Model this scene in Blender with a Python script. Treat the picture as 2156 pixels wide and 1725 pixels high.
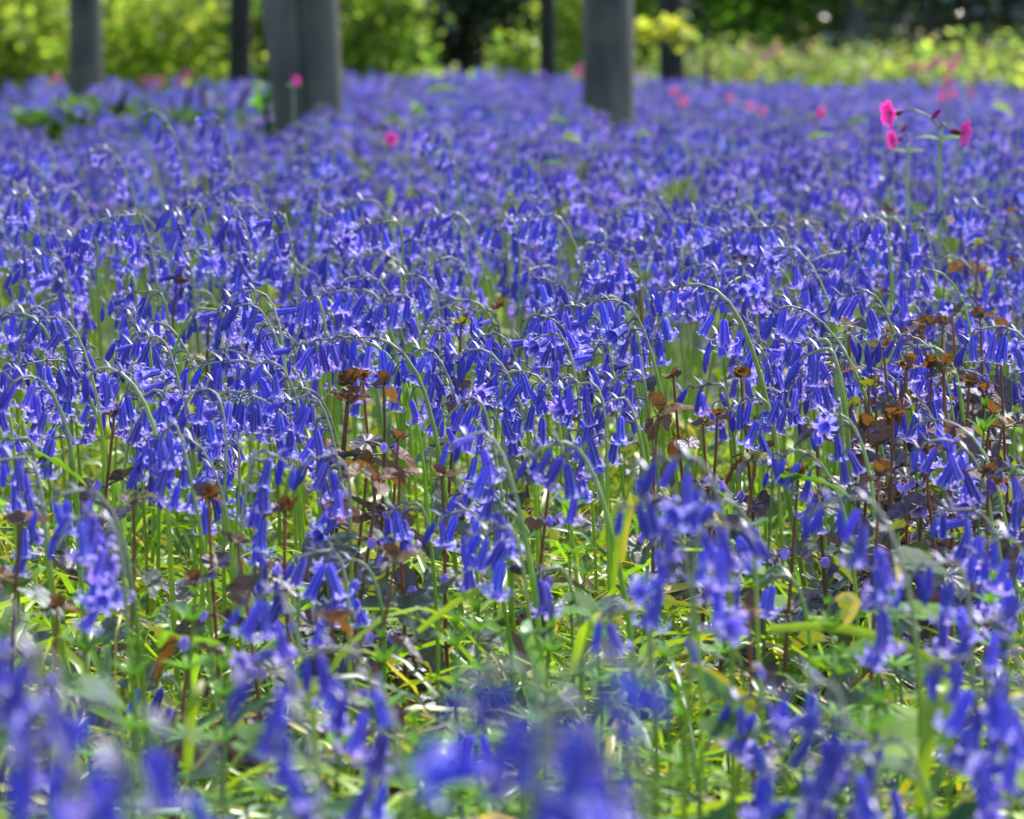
import bpy, math, random
import numpy as np
from math import sin, cos, pi, radians, atan2, sqrt

for o in list(bpy.data.objects): bpy.data.objects.remove(o)
SC = bpy.context.scene
COL = SC.collection
random.seed(7)
rng = np.random.default_rng(11)
U = rng.uniform

# ------------------------------------------------------------------ camera
CAM_H = 0.45
PITCH = radians(4.64)
FOCUS = 2.95
cd = bpy.data.cameras.new("camera"); cam = bpy.data.objects.new("camera", cd); COL.objects.link(cam)
cam.location = (0, 0, CAM_H); cam.rotation_euler = (pi/2 - PITCH, 0, 0)
cd.sensor_width = 23.6; cd.lens = 100.0; cd.clip_start = 0.05; cd.clip_end = 500
cd.dof.use_dof = True; cd.dof.focus_distance = FOCUS; cd.dof.aperture_fstop = 11.0
SC.camera = cam
# ------------------------------------------------------------------ sky, sun, exposure
SUN_EL, SUN_AZ = 52.0, 38.0            # azimuth from +Y towards +X: the sun stands behind the wood, to the right
w = bpy.data.worlds.new("World"); SC.world = w; w.use_nodes = True
nt = w.node_tree; bg = nt.nodes["Background"]
sky = nt.nodes.new("ShaderNodeTexSky"); sky.sky_type = 'NISHITA'; sky.sun_disc = False
sky.sun_elevation = radians(SUN_EL); sky.sun_rotation = radians(SUN_AZ)
nt.links.new(sky.outputs[0], bg.inputs[0]); bg.inputs[1].default_value = 0.14
sd = bpy.data.lights.new("sun", 'SUN'); sd.energy = 3.6; sd.angle = radians(0.6); sd.color = (1.0, 0.95, 0.87)
so = bpy.data.objects.new("sun", sd); COL.objects.link(so)
so.rotation_euler = (radians(90 - SUN_EL), 0, radians(180 - SUN_AZ)); so.location = (8, 10, 14)
SC.view_settings.view_transform = 'Standard'; SC.view_settings.look = 'None'
SC.view_settings.exposure = 1.28; SC.view_settings.gamma = 1.0
SC.cycles.use_denoising = True
SC.cycles.max_bounces = 8; SC.cycles.transparent_max_bounces = 4; SC.cycles.sample_clamp_indirect = 6

FPX = 2156 * 100.0 / 23.6
def at(px, py, d):
    """the point at ground distance d seen at pixel (px, py) of a 2156 px wide picture"""
    u = (px - 1078) / FPX; v = (py - 862.5) / FPX
    ray = (u, cos(PITCH) - v*sin(PITCH), -sin(PITCH) - v*cos(PITCH))
    t = d / ray[1]
    return np.array([ray[0]*t, d, CAM_H + ray[2]*t])
def to_px(p):
    c, s = cos(PITCH), sin(PITCH)
    y, z = p[1], p[2] - CAM_H
    dep = y*c - z*s; up = y*s + z*c
    return 1078 + p[0]/dep*FPX, 862.5 - up/dep*FPX
def gz(x, y):
    """height of the ground"""
    r = np.clip((np.asarray(y, float) - 7)/13, 0, None)
    return 0.115*np.minimum(r, 1.6) + 0.012*np.sin(np.asarray(x)*1.7 + np.asarray(y)*0.9) * np.clip(np.asarray(y)/6, 0, 1)

# ------------------------------------------------------------------ materials
def new_mat(name):
    m = bpy.data.materials.new(name); m.use_nodes = True
    n = m.node_tree; n.nodes.clear()
    out = n.nodes.new("ShaderNodeOutputMaterial")
    return m, n, out
def leafy(name, rough, spec, trans, tint, noise_scale=200.0, noise_amt=0.25, bump=0.0, coat=0.0, rnd=0.15, const_trans=None, hue=0.0):
    """colour comes from each mesh's own 'col' attribute; light also shines through"""
    m, n, out = new_mat(name)
    N, L = n.nodes.new, n.links.new
    at_ = N("ShaderNodeAttribute"); at_.attribute_name = "col"
    tc = N("ShaderNodeTexCoord")
    no = N("ShaderNodeTexNoise"); no.inputs["Scale"].default_value = noise_scale; no.inputs["Detail"].default_value = 3
    L(tc.outputs["Object"], no.inputs["Vector"])
    mr = N("ShaderNodeMapRange"); mr.inputs[1].default_value = .3; mr.inputs[2].default_value = .7
    mr.inputs[3].default_value = 1-noise_amt; mr.inputs[4].default_value = 1+noise_amt
    L(no.outputs[0], mr.inputs[0])
    oi = N("ShaderNodeObjectInfo")
    mr2 = N("ShaderNodeMapRange"); mr2.inputs[3].default_value = 1-rnd; mr2.inputs[4].default_value = 1+rnd
    L(oi.outputs["Random"], mr2.inputs[0])
    mu = N("ShaderNodeMath"); mu.operation = 'MULTIPLY'; L(mr.outputs[0], mu.inputs[0]); L(mr2.outputs[0], mu.inputs[1])
    sc = N("ShaderNodeVectorMath"); sc.operation = 'SCALE'; L(at_.outputs["Color"], sc.inputs[0]); L(mu.outputs[0], sc.inputs["Scale"])
    if hue:
        hr = N("ShaderNodeMapRange"); hr.inputs[3].default_value = 1-hue; hr.inputs[4].default_value = 1+hue
        fr = N("ShaderNodeMath"); fr.operation = 'MULTIPLY'; fr.inputs[1].default_value = 17.0; L(oi.outputs["Random"], fr.inputs[0])
        f2 = N("ShaderNodeMath"); f2.operation = 'FRACT'; L(fr.outputs[0], f2.inputs[0]); L(f2.outputs[0], hr.inputs[0])
        cx = N("ShaderNodeCombineXYZ"); L(hr.outputs[0], cx.inputs[0]); cx.inputs[1].default_value = 1; cx.inputs[2].default_value = 1
        hm = N("ShaderNodeVectorMath"); hm.operation = 'MULTIPLY'; L(sc.outputs[0], hm.inputs[0]); L(cx.outputs[0], hm.inputs[1]); sc = hm
    pb = N("ShaderNodeBsdfPrincipled"); L(sc.outputs[0], pb.inputs["Base Color"])
    pb.inputs["Roughness"].default_value = rough; pb.inputs["Specular IOR Level"].default_value = spec
    if coat: pb.inputs["Coat Weight"].default_value = coat; pb.inputs["Coat Roughness"].default_value = 0.18
    tr = N("ShaderNodeBsdfTranslucent")
    tm = N("ShaderNodeVectorMath"); tm.operation = 'MULTIPLY'
    if const_trans: tm.inputs[0].default_value = const_trans; tm.inputs[1].default_value = (1, 1, 1)
    else: L(sc.outputs[0], tm.inputs[0]); tm.inputs[1].default_value = tint
    L(tm.outputs[0], tr.inputs["Color"])
    mx = N("ShaderNodeMixShader"); mx.inputs[0].default_value = trans
    L(pb.outputs[0], mx.inputs[1]); L(tr.outputs[0], mx.inputs[2]); L(mx.outputs[0], out.inputs[0])
    if bump:
        b = N("ShaderNodeBump"); b.inputs["Strength"].default_value = bump; b.inputs["Distance"].default_value = .001
        L(no.outputs[0], b.inputs["Height"]); L(b.outputs[0], pb.inputs["Normal"])
    return m
def bark(name, a, b, scale=18):
    m, n, out = new_mat(name)
    N, L = n.nodes.new, n.links.new
    tc = N("ShaderNodeTexCoord"); mp = N("ShaderNodeMapping"); mp.inputs["Scale"].default_value = (1, 1, .18)
    L(tc.outputs["Object"], mp.inputs[0])
    no = N("ShaderNodeTexNoise"); no.inputs["Scale"].default_value = scale; no.inputs["Detail"].default_value = 8
    L(mp.outputs[0], no.inputs["Vector"])
    cr = N("ShaderNodeValToRGB"); cr.color_ramp.elements[0].position = .35; cr.color_ramp.elements[1].position = .68
    cr.color_ramp.elements[0].color = (*a, 1); cr.color_ramp.elements[1].color = (*b, 1)
    L(no.outputs[0], cr.inputs[0])
    n2 = N("ShaderNodeTexNoise"); n2.inputs["Scale"].default_value = 7; n2.inputs["Detail"].default_value = 4; L(tc.outputs["Object"], n2.inputs["Vector"])
    m2 = N("ShaderNodeMapRange"); m2.inputs[1].default_value = .48; m2.inputs[2].default_value = .66; m2.inputs[4].default_value = .5; L(n2.outputs[0], m2.inputs[0])
    mm = N("ShaderNodeMix"); mm.data_type = 'RGBA'; L(m2.outputs[0], mm.inputs[0]); L(cr.outputs[0], mm.inputs[6])
    mm.inputs[7].default_value = (b[0]*.7, b[1]*.82, b[2]*.55, 1)     # green algae patches
    pb = N("ShaderNodeBsdfPrincipled"); pb.inputs["Roughness"].default_value = .85
    L(mm.outputs[2], pb.inputs["Base Color"])
    bu = N("ShaderNodeBump"); bu.inputs["Strength"].default_value = .6; bu.inputs["Distance"].default_value = .01
    L(no.outputs[0], bu.inputs["Height"]); L(bu.outputs[0], pb.inputs["Normal"]); L(pb.outputs[0], out.inputs[0])
    return m
M_PETAL = leafy("bluebell_petal", .5, .28, .46, (1.2, 1.0, 1.25), 350, .14, rnd=.24, hue=.16)
M_STEM = leafy("flower_stem", .42, .45, .3, (1.15, 1.1, .5), 150, .12)
M_BLADE = leafy("strap_leaf", .36, .45, .45, (1.25, 1.25, .35), 60, .22, bump=.2)
M_HERB = leafy("herb_leaf", .6, .22, .42, (1.2, 1.25, .35), 120, .25, bump=.4)
M_IVY = leafy("ground_ivy_leaf", .48, .35, .42, (1, 1, 1), 260, .4, bump=.9, const_trans=(.19, .085, .015))
M_IVYG = leafy("ground_ivy_green_leaf", .45, .35, .34, (1, 1, 1), 260, .4, bump=.9, const_trans=(.26, .29, .02))
M_IVYD = leafy("ground_ivy_purple_leaf", .46, .4, .22, (1, 1, 1), 260, .4, bump=.9, const_trans=(.075, .045, .045))
M_CAMP = leafy("campion_petal", .5, .3, .4, (1.3, .8, 1.1), 200, .12)
M_WOODLEAF = leafy("shrub_leaf", .45, .35, .68, (1.15, 1.25, .6), 3.0, .35)
M_GLOSSLEAF = leafy("evergreen_leaf", .2, .9, .28, (1.2, 1.3, .4), 3.0, .4)
M_BARK_GREY = bark("grey_bark", (.036, .034, .031), (.15, .138, .12), 11)
M_BARK_DARK = bark("dark_bark", (.007, .006, .005), (.028, .021, .016))
def ground_mat():
    m, n, out = new_mat("woodland_soil")
    N, L = n.nodes.new, n.links.new
    tc = N("ShaderNodeTexCoord")
    no = N("ShaderNodeTexNoise"); no.inputs["Scale"].default_value = 9; no.inputs["Detail"].default_value = 10
    L(tc.outputs["Object"], no.inputs["Vector"])
    cr = N("ShaderNodeValToRGB"); e = cr.color_ramp.elements
    e[0].position = .35; e[0].color = (.012, .014, .006, 1); e[1].position = .7; e[1].color = (.035, .055, .012, 1)
    L(no.outputs[0], cr.inputs[0])
    pb = N("ShaderNodeBsdfPrincipled"); pb.inputs["Roughness"].default_value = .95
    L(cr.outputs[0], pb.inputs["Base Color"]); L(pb.outputs[0], out.inputs[0])
    return m
M_SOIL = ground_mat()

# ------------------------------------------------------------------ mesh building with numpy
class MB:
    def __init__(s): s.V, s.F, s.C, s.n = [], [], [], 0
    def add(s, v, f, c):
        v = np.asarray(v, np.float32); c = np.asarray(c, np.float32)
        if c.ndim == 1: c = np.tile(c[:3], (len(v), 1))
        s.V.append(v); s.F.append(np.asarray(f, np.int32) + s.n); s.C.append(c[:, :3]); s.n += len(v)
    def arrays(s): return np.concatenate(s.V), np.concatenate(s.F), np.concatenate(s.C)
    def mesh(s, name, mats):
        v, f, c = s.arrays()
        me = bpy.data.meshes.new(name)
        me.vertices.add(len(v)); me.vertices.foreach_set("co", v.ravel())
        me.loops.add(f.size); me.loops.foreach_set("vertex_index", f.ravel())
        me.polygons.add(len(f)); me.polygons.foreach_set("loop_start", np.arange(0, f.size, 4, dtype=np.int32))
        me.update(calc_edges=True)
        me.polygons.foreach_set("use_smooth", np.ones(len(f), bool))
        a = me.color_attributes.new("col", 'FLOAT_COLOR', 'POINT')
        a.data.foreach_set("color", np.concatenate([c, np.ones((len(c), 1), np.float32)], 1).ravel())
        for m in (mats if isinstance(mats, (list, tuple)) else [mats]): me.materials.append(m)
        return me
    def obj(s, name, mat, parent=None):
        return link(name, s.mesh(name, mat), parent)
def link(name, data, parent=None):
    o = bpy.data.objects.new(name, data); COL.objects.link(o)
    if parent: o.parent = parent
    return o
def tag(o, label=None, cat=None, group=None, kind=None):
    if label: o["label"] = label
    if cat: o["category"] = cat
    if group: o["group"] = group
    if kind: o["kind"] = kind
    return o
def thing(name, loc, label, cat, group=None, rz=0):
    o = link(name, None); o.location = loc; o.rotation_euler = (0, 0, rz); o.empty_display_size = .02
    return tag(o, label, cat, group)
def norm(a): a = np.asarray(a, float); return a / (np.linalg.norm(a) + 1e-12)
def grid_faces(nr, nc, wrap=False):
    i = np.arange(nr-1)[:, None]; j = np.arange(nc if wrap else nc-1)[None, :]; j2 = (j+1) % nc
    return np.stack([i*nc+j, i*nc+j2, (i+1)*nc+j2, (i+1)*nc+j], -1).reshape(-1, 4)
def tube(mb, P, R, k, C):
    P = np.asarray(P, float); n = len(P); R = np.broadcast_to(np.asarray(R, float), (n,))
    T = np.gradient(P, axis=0); T /= np.linalg.norm(T, axis=1)[:, None] + 1e-12
    ref = np.array([1., 0, 0]) if abs(T[0][0]) < .9 else np.array([0, 1., 0])
    a = norm(np.cross(T[0], ref)); ring = []
    th = np.arange(k)*2*pi/k
    for i in range(n):
        a = norm(a - T[i]*np.dot(a, T[i])); b = np.cross(T[i], a)
        ring.append(P[i] + R[i]*(np.cos(th)[:, None]*a + np.sin(th)[:, None]*b))
    C = np.asarray(C, float)
    if C.ndim == 1: C = np.tile(C, (n, 1))
    mb.add(np.concatenate(ring), grid_faces(n, k, True), np.repeat(C, k, axis=0))
def bez(p0, p1, p2, p3, n):
    t = np.linspace(0, 1, n)[:, None]
    return (1-t)**3*p0 + 3*(1-t)**2*t*p1 + 3*(1-t)*t*t*p2 + t**3*p3
def ribbon(mb, P, W, N, C, fold=0.0, cols=3):
    """leaf blade along P with half-widths W, surface normal hint N, channelled by fold"""
    P = np.asarray(P, float); n = len(P)
    T = np.gradient(P, axis=0); T /= np.linalg.norm(T, axis=1)[:, None] + 1e-12
    N = np.broadcast_to(np.asarray(N, float), (n, 3))
    S = np.cross(T, N); S /= np.linalg.norm(S, axis=1)[:, None] + 1e-9
    Nn = np.cross(S, T)
    off = np.linspace(-1, 1, cols)
    v = P[:, None] + S[:, None]*(off[None, :, None]*np.asarray(W)[:, None, None]) + Nn[:, None]*(np.abs(off)[None, :, None]*np.asarray(W)[:, None, None]*fold)
    C = np.asarray(C, float)
    if C.ndim == 1: C = np.tile(C, (n, 1))
    mb.add(v.reshape(-1, 3), grid_faces(n, cols), np.repeat(C, cols, axis=0))
def rot_to(d, spin=0.0):
    """rotation that takes -Z to d"""
    d = norm(d); z = -d
    ref = np.array([0, 1., 0]) if abs(z[1]) < .9 else np.array([1., 0, 0])
    x = norm(np.cross(ref, z)); y = np.cross(z, x)
    c, s = cos(spin), sin(spin)
    return np.stack([x*c + y*s, -x*s + y*c, z], 1)

# ------------------------------------------------------------------ bluebell flowers
DEEP = np.array([.098, .083, .51]); MID = np.array([.20, .185, .72]); PALE = np.array([.66, .62, .95]); STEMG = np.array([.27, .42, .03]); STEMB = np.array([.36, .36, .30])  # PALE: lilac of tips and edges, lightened to paint in a sunlit rim
def bell_geom(openness, lod, L=.0165, flare=1.0):
    """six tepals forming a tube whose tips curl back; hangs along -Z from the origin"""
    mb = MB()
    nt_, nc_ = ((6, 7) if lod == 0 else (3, 3) if lod == 1 else (3, 1))
    cols = 3 if lod == 0 else 2
    tub = np.array([[.0005, 0], [.0017, -.0008], [.00245, -.003], [.0027, -.008], [.0029, -.0122], [.0036, -.0150]])
    if lod: tub = tub[[0, 2, 5]]
    tub = tub * (L/.0165) * np.array([flare, 1.])
    rho = .0025*(L/.0165)
    phimax = radians(35 + 235*openness)
    ph = np.linspace(0, phimax, nc_+1)[1:]
    rr = tub[-1, 0] + rho*(1 - np.cos(ph)) + .0006*ph/3; zz = tub[-1, 1] - rho*np.sin(ph) - .0009*np.clip(ph, 0, 1)
    pr = np.concatenate([tub, np.stack([rr, zz], 1)])
    if openness < .15: pr[len(tub):, 0] = tub[-1, 0]*np.linspace(1.0, .8, nc_)
    nT = len(tub); n = len(pr)
    hw = np.concatenate([np.maximum(tub[:, 0]*.66, .0004), np.linspace(.0019, .0005 if lod == 0 else .0009, nc_)*(L/.0165)])
    f = np.linspace(0, 1, n)
    ntep = 6 if lod < 2 else 4
    for k in range(ntep):
        a = k*2*pi/ntep + (0.09 if k % 2 else 0)
        er = np.array([cos(a), sin(a), 0]); et = np.array([-sin(a), cos(a), 0])
        off = np.linspace(-1, 1, cols)
        hwk = hw*(1.0 if ntep == 6 else 1.5)
        base = er[None]*pr[:, :1] + np.array([0, 0, 1.])[None]*pr[:, 1:]
        sag = (np.abs(off)[None, :]*hwk[:, None])*.28
        v = base[:, None] + et[None, None]*(off[None, :, None]*hwk[:, None, None]) - er[None, None]*sag[..., None] - (er*(.00018 if k % 2 else 0))[None, None]
        cc = np.zeros((n, cols, 3))
        for j, o_ in enumerate(off):
            e = abs(o_) if cols == 3 else .55
            tip = np.clip((f-.42)/.5, 0, 1)**1.2
            body = DEEP*.85*(1-.6*e) + MID*(.6*e)
            cc[:, j] = body[None]*(1-tip[:, None]*.72) + PALE[None]*(tip[:, None]*.72)
            cc[:, j] += (PALE*.20*e)[None]
        mb.add(v.reshape(-1, 3), grid_faces(n, cols), cc.reshape(-1, 3))
    return mb
def bud_geom(lod, L=.0125):
    mb = MB()
    prof = np.array([[.0003, 0], [.0013, -.001], [.0019, -.004], [.0021, -.008], [.0016, -.0112], [.0003, -.0135]])*(L/.0125)
    if lod: prof = prof[[0, 2, 3, 5]]
    k = 6 if lod == 0 else 4
    th = np.arange(k)*2*pi/k
    v = np.stack([prof[:, :1]*np.cos(th)[None], prof[:, :1]*np.sin(th)[None], np.repeat(prof[:, 1:], k, 1)], -1)
    f = np.linspace(0, 1, len(prof))[:, None]
    c = DEEP[None]*.9*(1-f*.4) + MID[None]*f*.5
    mb.add(v.reshape(-1, 3), grid_faces(len(prof), k, True), np.repeat(c, k, 0))
    return mb
OPEN = [0.0, .4, .7, .9, 1.05, 1.05, 1.0, .85]
FLR = [.85, .88, .95, .95, 1.05, .9, 1.2, 1.0]
BELLS = {l: [bell_geom(o, l, .0158, fl) for o, fl in zip(OPEN, FLR)] for l in (0, 1, 2)}
BUDS = {l: [bud_geom(l, .0145), bud_geom(l, .0105)] for l in (0, 1, 2)}
BELL_ME = [b.mesh("bell", M_PETAL) for b in BELLS[0]]
BUD_ME = [b.mesh("bud", M_PETAL) for b in BUDS[0]]

def plan(ha, oa, span, drop, az, n, bend=.62, wilt=0.0):
    """stem line and hanging flowers of one bluebell, base at the origin"""
    A = np.array([cos(az), sin(az), 0.]); Z = np.array([0, 0, 1.]); S = np.array([-sin(az), cos(az), 0.])
    apex = A*oa + Z*ha
    j = S*U(-.012, .012)
    p1 = A*oa*U(.02, .35) + Z*ha*.45 + j
    hd = min(max(abs(oa)*.8, .018), .045) * (1 if span >= 0 else -1)
    up = bez(np.zeros(3), p1, apex - A*hd - Z*.004 + j*.2, apex, 14)
    tip = apex + A*span - Z*drop + S*U(-.010, .010)
    dn = bez(apex, apex + A*span*.55, apex + A*span*.92 - Z*drop*.35, tip, 9)
    P = np.concatenate([up, dn[1:]])
    q_ = np.linspace(0, 1, len(P)); P += (A[None]*np.sin(q_*U(9, 15)+U(0, 6))[:, None] + S[None]*np.sin(q_*U(8, 14)+U(0, 6))[:, None])*(.0022*np.sin(q_*pi))[:, None]
    seg = np.linalg.norm(np.diff(P, axis=0), axis=1); s = np.concatenate([[0], np.cumsum(seg)]); Ltot = s[-1]
    def at_s(q): return np.array([np.interp(q, s, P[:, i]) for i in range(3)])
    flo = []
    pet = min(.0082*n + .008, .10, Ltot*.6)
    s0 = Ltot - pet
    for i in range(n):
        f = (i + U(.0, .5)) / max(n, 1)
        q = s0 + f*pet
        p = at_s(q); t = norm(at_s(min(q+.003, Ltot)) - p) if q < Ltot-.001 else norm(P[-1]-P[-2])
        side = (1 if i % 2 else -1)*U(.25, 1.0)
        pl = .013*(1-f) + .005
        outd = norm(A*.55*(1 if t[2] < .7 else 1.25) + S*side*.75 + Z*.25)
        e = p + outd*pl*.8 - Z*pl*U(.35, .8)
        d = norm(-Z + A*U(-.5, .5) + S*side*U(0, .5) + t*.28*f)
        if U() < .07: d = norm(-Z*.2 + A*U(.4, 1) + S*side)
        if f > .86 and n > 5: typ = ('bud', 1)
        elif f > .70 and n > 3: typ = ('bud', 0)
        elif f > .55: typ = ('bell', int(rng.integers(0, 2)))
        else: typ = ('bell', int(rng.integers(1, 8)))
        flo.append((e, d, typ, U(.84, 1.12), U(0, 6.28), p, outd, pl))
    return P, s, s0, flo
def stem_mesh(P, s, s0, flo, r0, lod, green=None):
    mb = MB(); Lt = s[-1]
    r = np.interp(s, [0, s0, Lt], [r0, r0*.72, r0*.32])
    g = np.clip((s - s0*.82)/(s0*.4), 0, 1)[:, None]
    gr = STEMG if green is None else green
    C = gr*(1-g) + STEMB*g
    if lod == 2:
        idx = [0, 8, 13, 17, len(P)-1]; tube(mb, P[idx], r[idx]*1.15, 3, C[idx])
        return mb
    if lod == 1:
        idx = list(range(0, 13, 4)) + list(range(12, len(P), 2)); idx = sorted(set(idx)); tube(mb, P[idx], r[idx], 4, C[idx])
    else: tube(mb, P, r, 7, C)
    for (e, d, typ, sz, sp, p, outd, pl) in flo:
        q = bez(p, p + outd*pl*.6 + np.array([0, 0, .001]), e - d*.003, e + d*.0006, 5 if lod == 0 else 3)
        tube(mb, q, np.linspace(.00055, .0006, len(q)), 4 if lod == 0 else 3, np.array([.13, .12, .34]))
        # the pair of slender bluish bracts
        for kk in range(2 if lod == 0 else 1):
            bl = U(.006, .013)
            bd = norm(outd*U(.4, 1) + np.array([U(-.3, .3), U(-.3, .3), U(-.1, .55)]))
            pts = np.stack([p, p + bd*bl*.5 + np.array([0, 0, .001]), p + bd*bl])
            ribbon(mb, pts, [.0007, .0008, .0001], np.array([0, 0, 1.]) + 1e-3, np.array([.19, .17, .42]), cols=2)
    return mb
def place(me_arr, R, t, sc):
    v, f, c = me_arr
    return (v*sc) @ R.T + t, f, c

GROUP_BB = "bluebells flowering across the woodland floor"
HEROES = []   # (thing, apex world, n, side, d, h)
def bluebell(base, ha, oa, span, drop, az, n, r0=.0017):
    r0 *= .85
    P, s, s0, flo = plan(ha, oa, span, drop, az, n)
    t = thing("bluebell", tuple(base), "bluebell", "bluebell", GROUP_BB)
    stem_mesh(P, s, s0, flo, r0, 0, STEMG*U(.8, 1.2)*np.array([U(.85, 1.15), 1, 1])).obj("flower_stem", M_STEM, t)
    nb = nu = 0
    for (e, d, typ, sz, sp, *_r) in flo:
        o = link(typ[0], (BELL_ME if typ[0] == 'bell' else BUD_ME)[typ[1]], t)
        R = rot_to(d, sp)
        import mathutils
        M = mathutils.Matrix([list(R[i]*sz) + [e[i]] for i in range(3)] + [[0, 0, 0, 1]])
        o.matrix_local = M
        if typ[0] == 'bell': nb += 1
        else: nu += 1
    A = np.array([cos(az), sin(az), 0.])
    HEROES.append(dict(o=t, apex=np.array(base) + A*oa + np.array([0, 0, ha]), nb=nb, nu=nu, az=az, d=base[1], h=ha, span=span))
    return t
def hero(ax, ay, d, tx, ty, bx=None, n=7, r0=.0017, yaw=None):
    """apex pixel, distance, tip pixel, pixel column where the stem meets the ground"""
    a = at(ax, ay, d); tp = at(tx, ty, d)
    sgn = -1 if tp[0] < a[0] else 1
    if bx is None: bx = ax - sgn*130*2.9/d*U(.7, 1.3)
    b = at(bx, ay, d); g = float(gz(b[0], d))
    dx = a[0] - b[0]
    yw = U(-.45, .45) if yaw is None else yaw
    az = (0 if sgn > 0 else pi) + yw
    ca = cos(az)
    oa = dx/ca if abs(dx) > 0 else 0
    base = (b[0], d - sin(az)*oa, g)
    ha = a[2] - g
    span = max(abs(tp[0]-a[0]), .018)/abs(ca); drop = max(a[2]-tp[2], .006)
    if sgn*dx < -.002: span = span
    bluebell(base, ha, oa, span, drop, az, n, r0)

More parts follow.
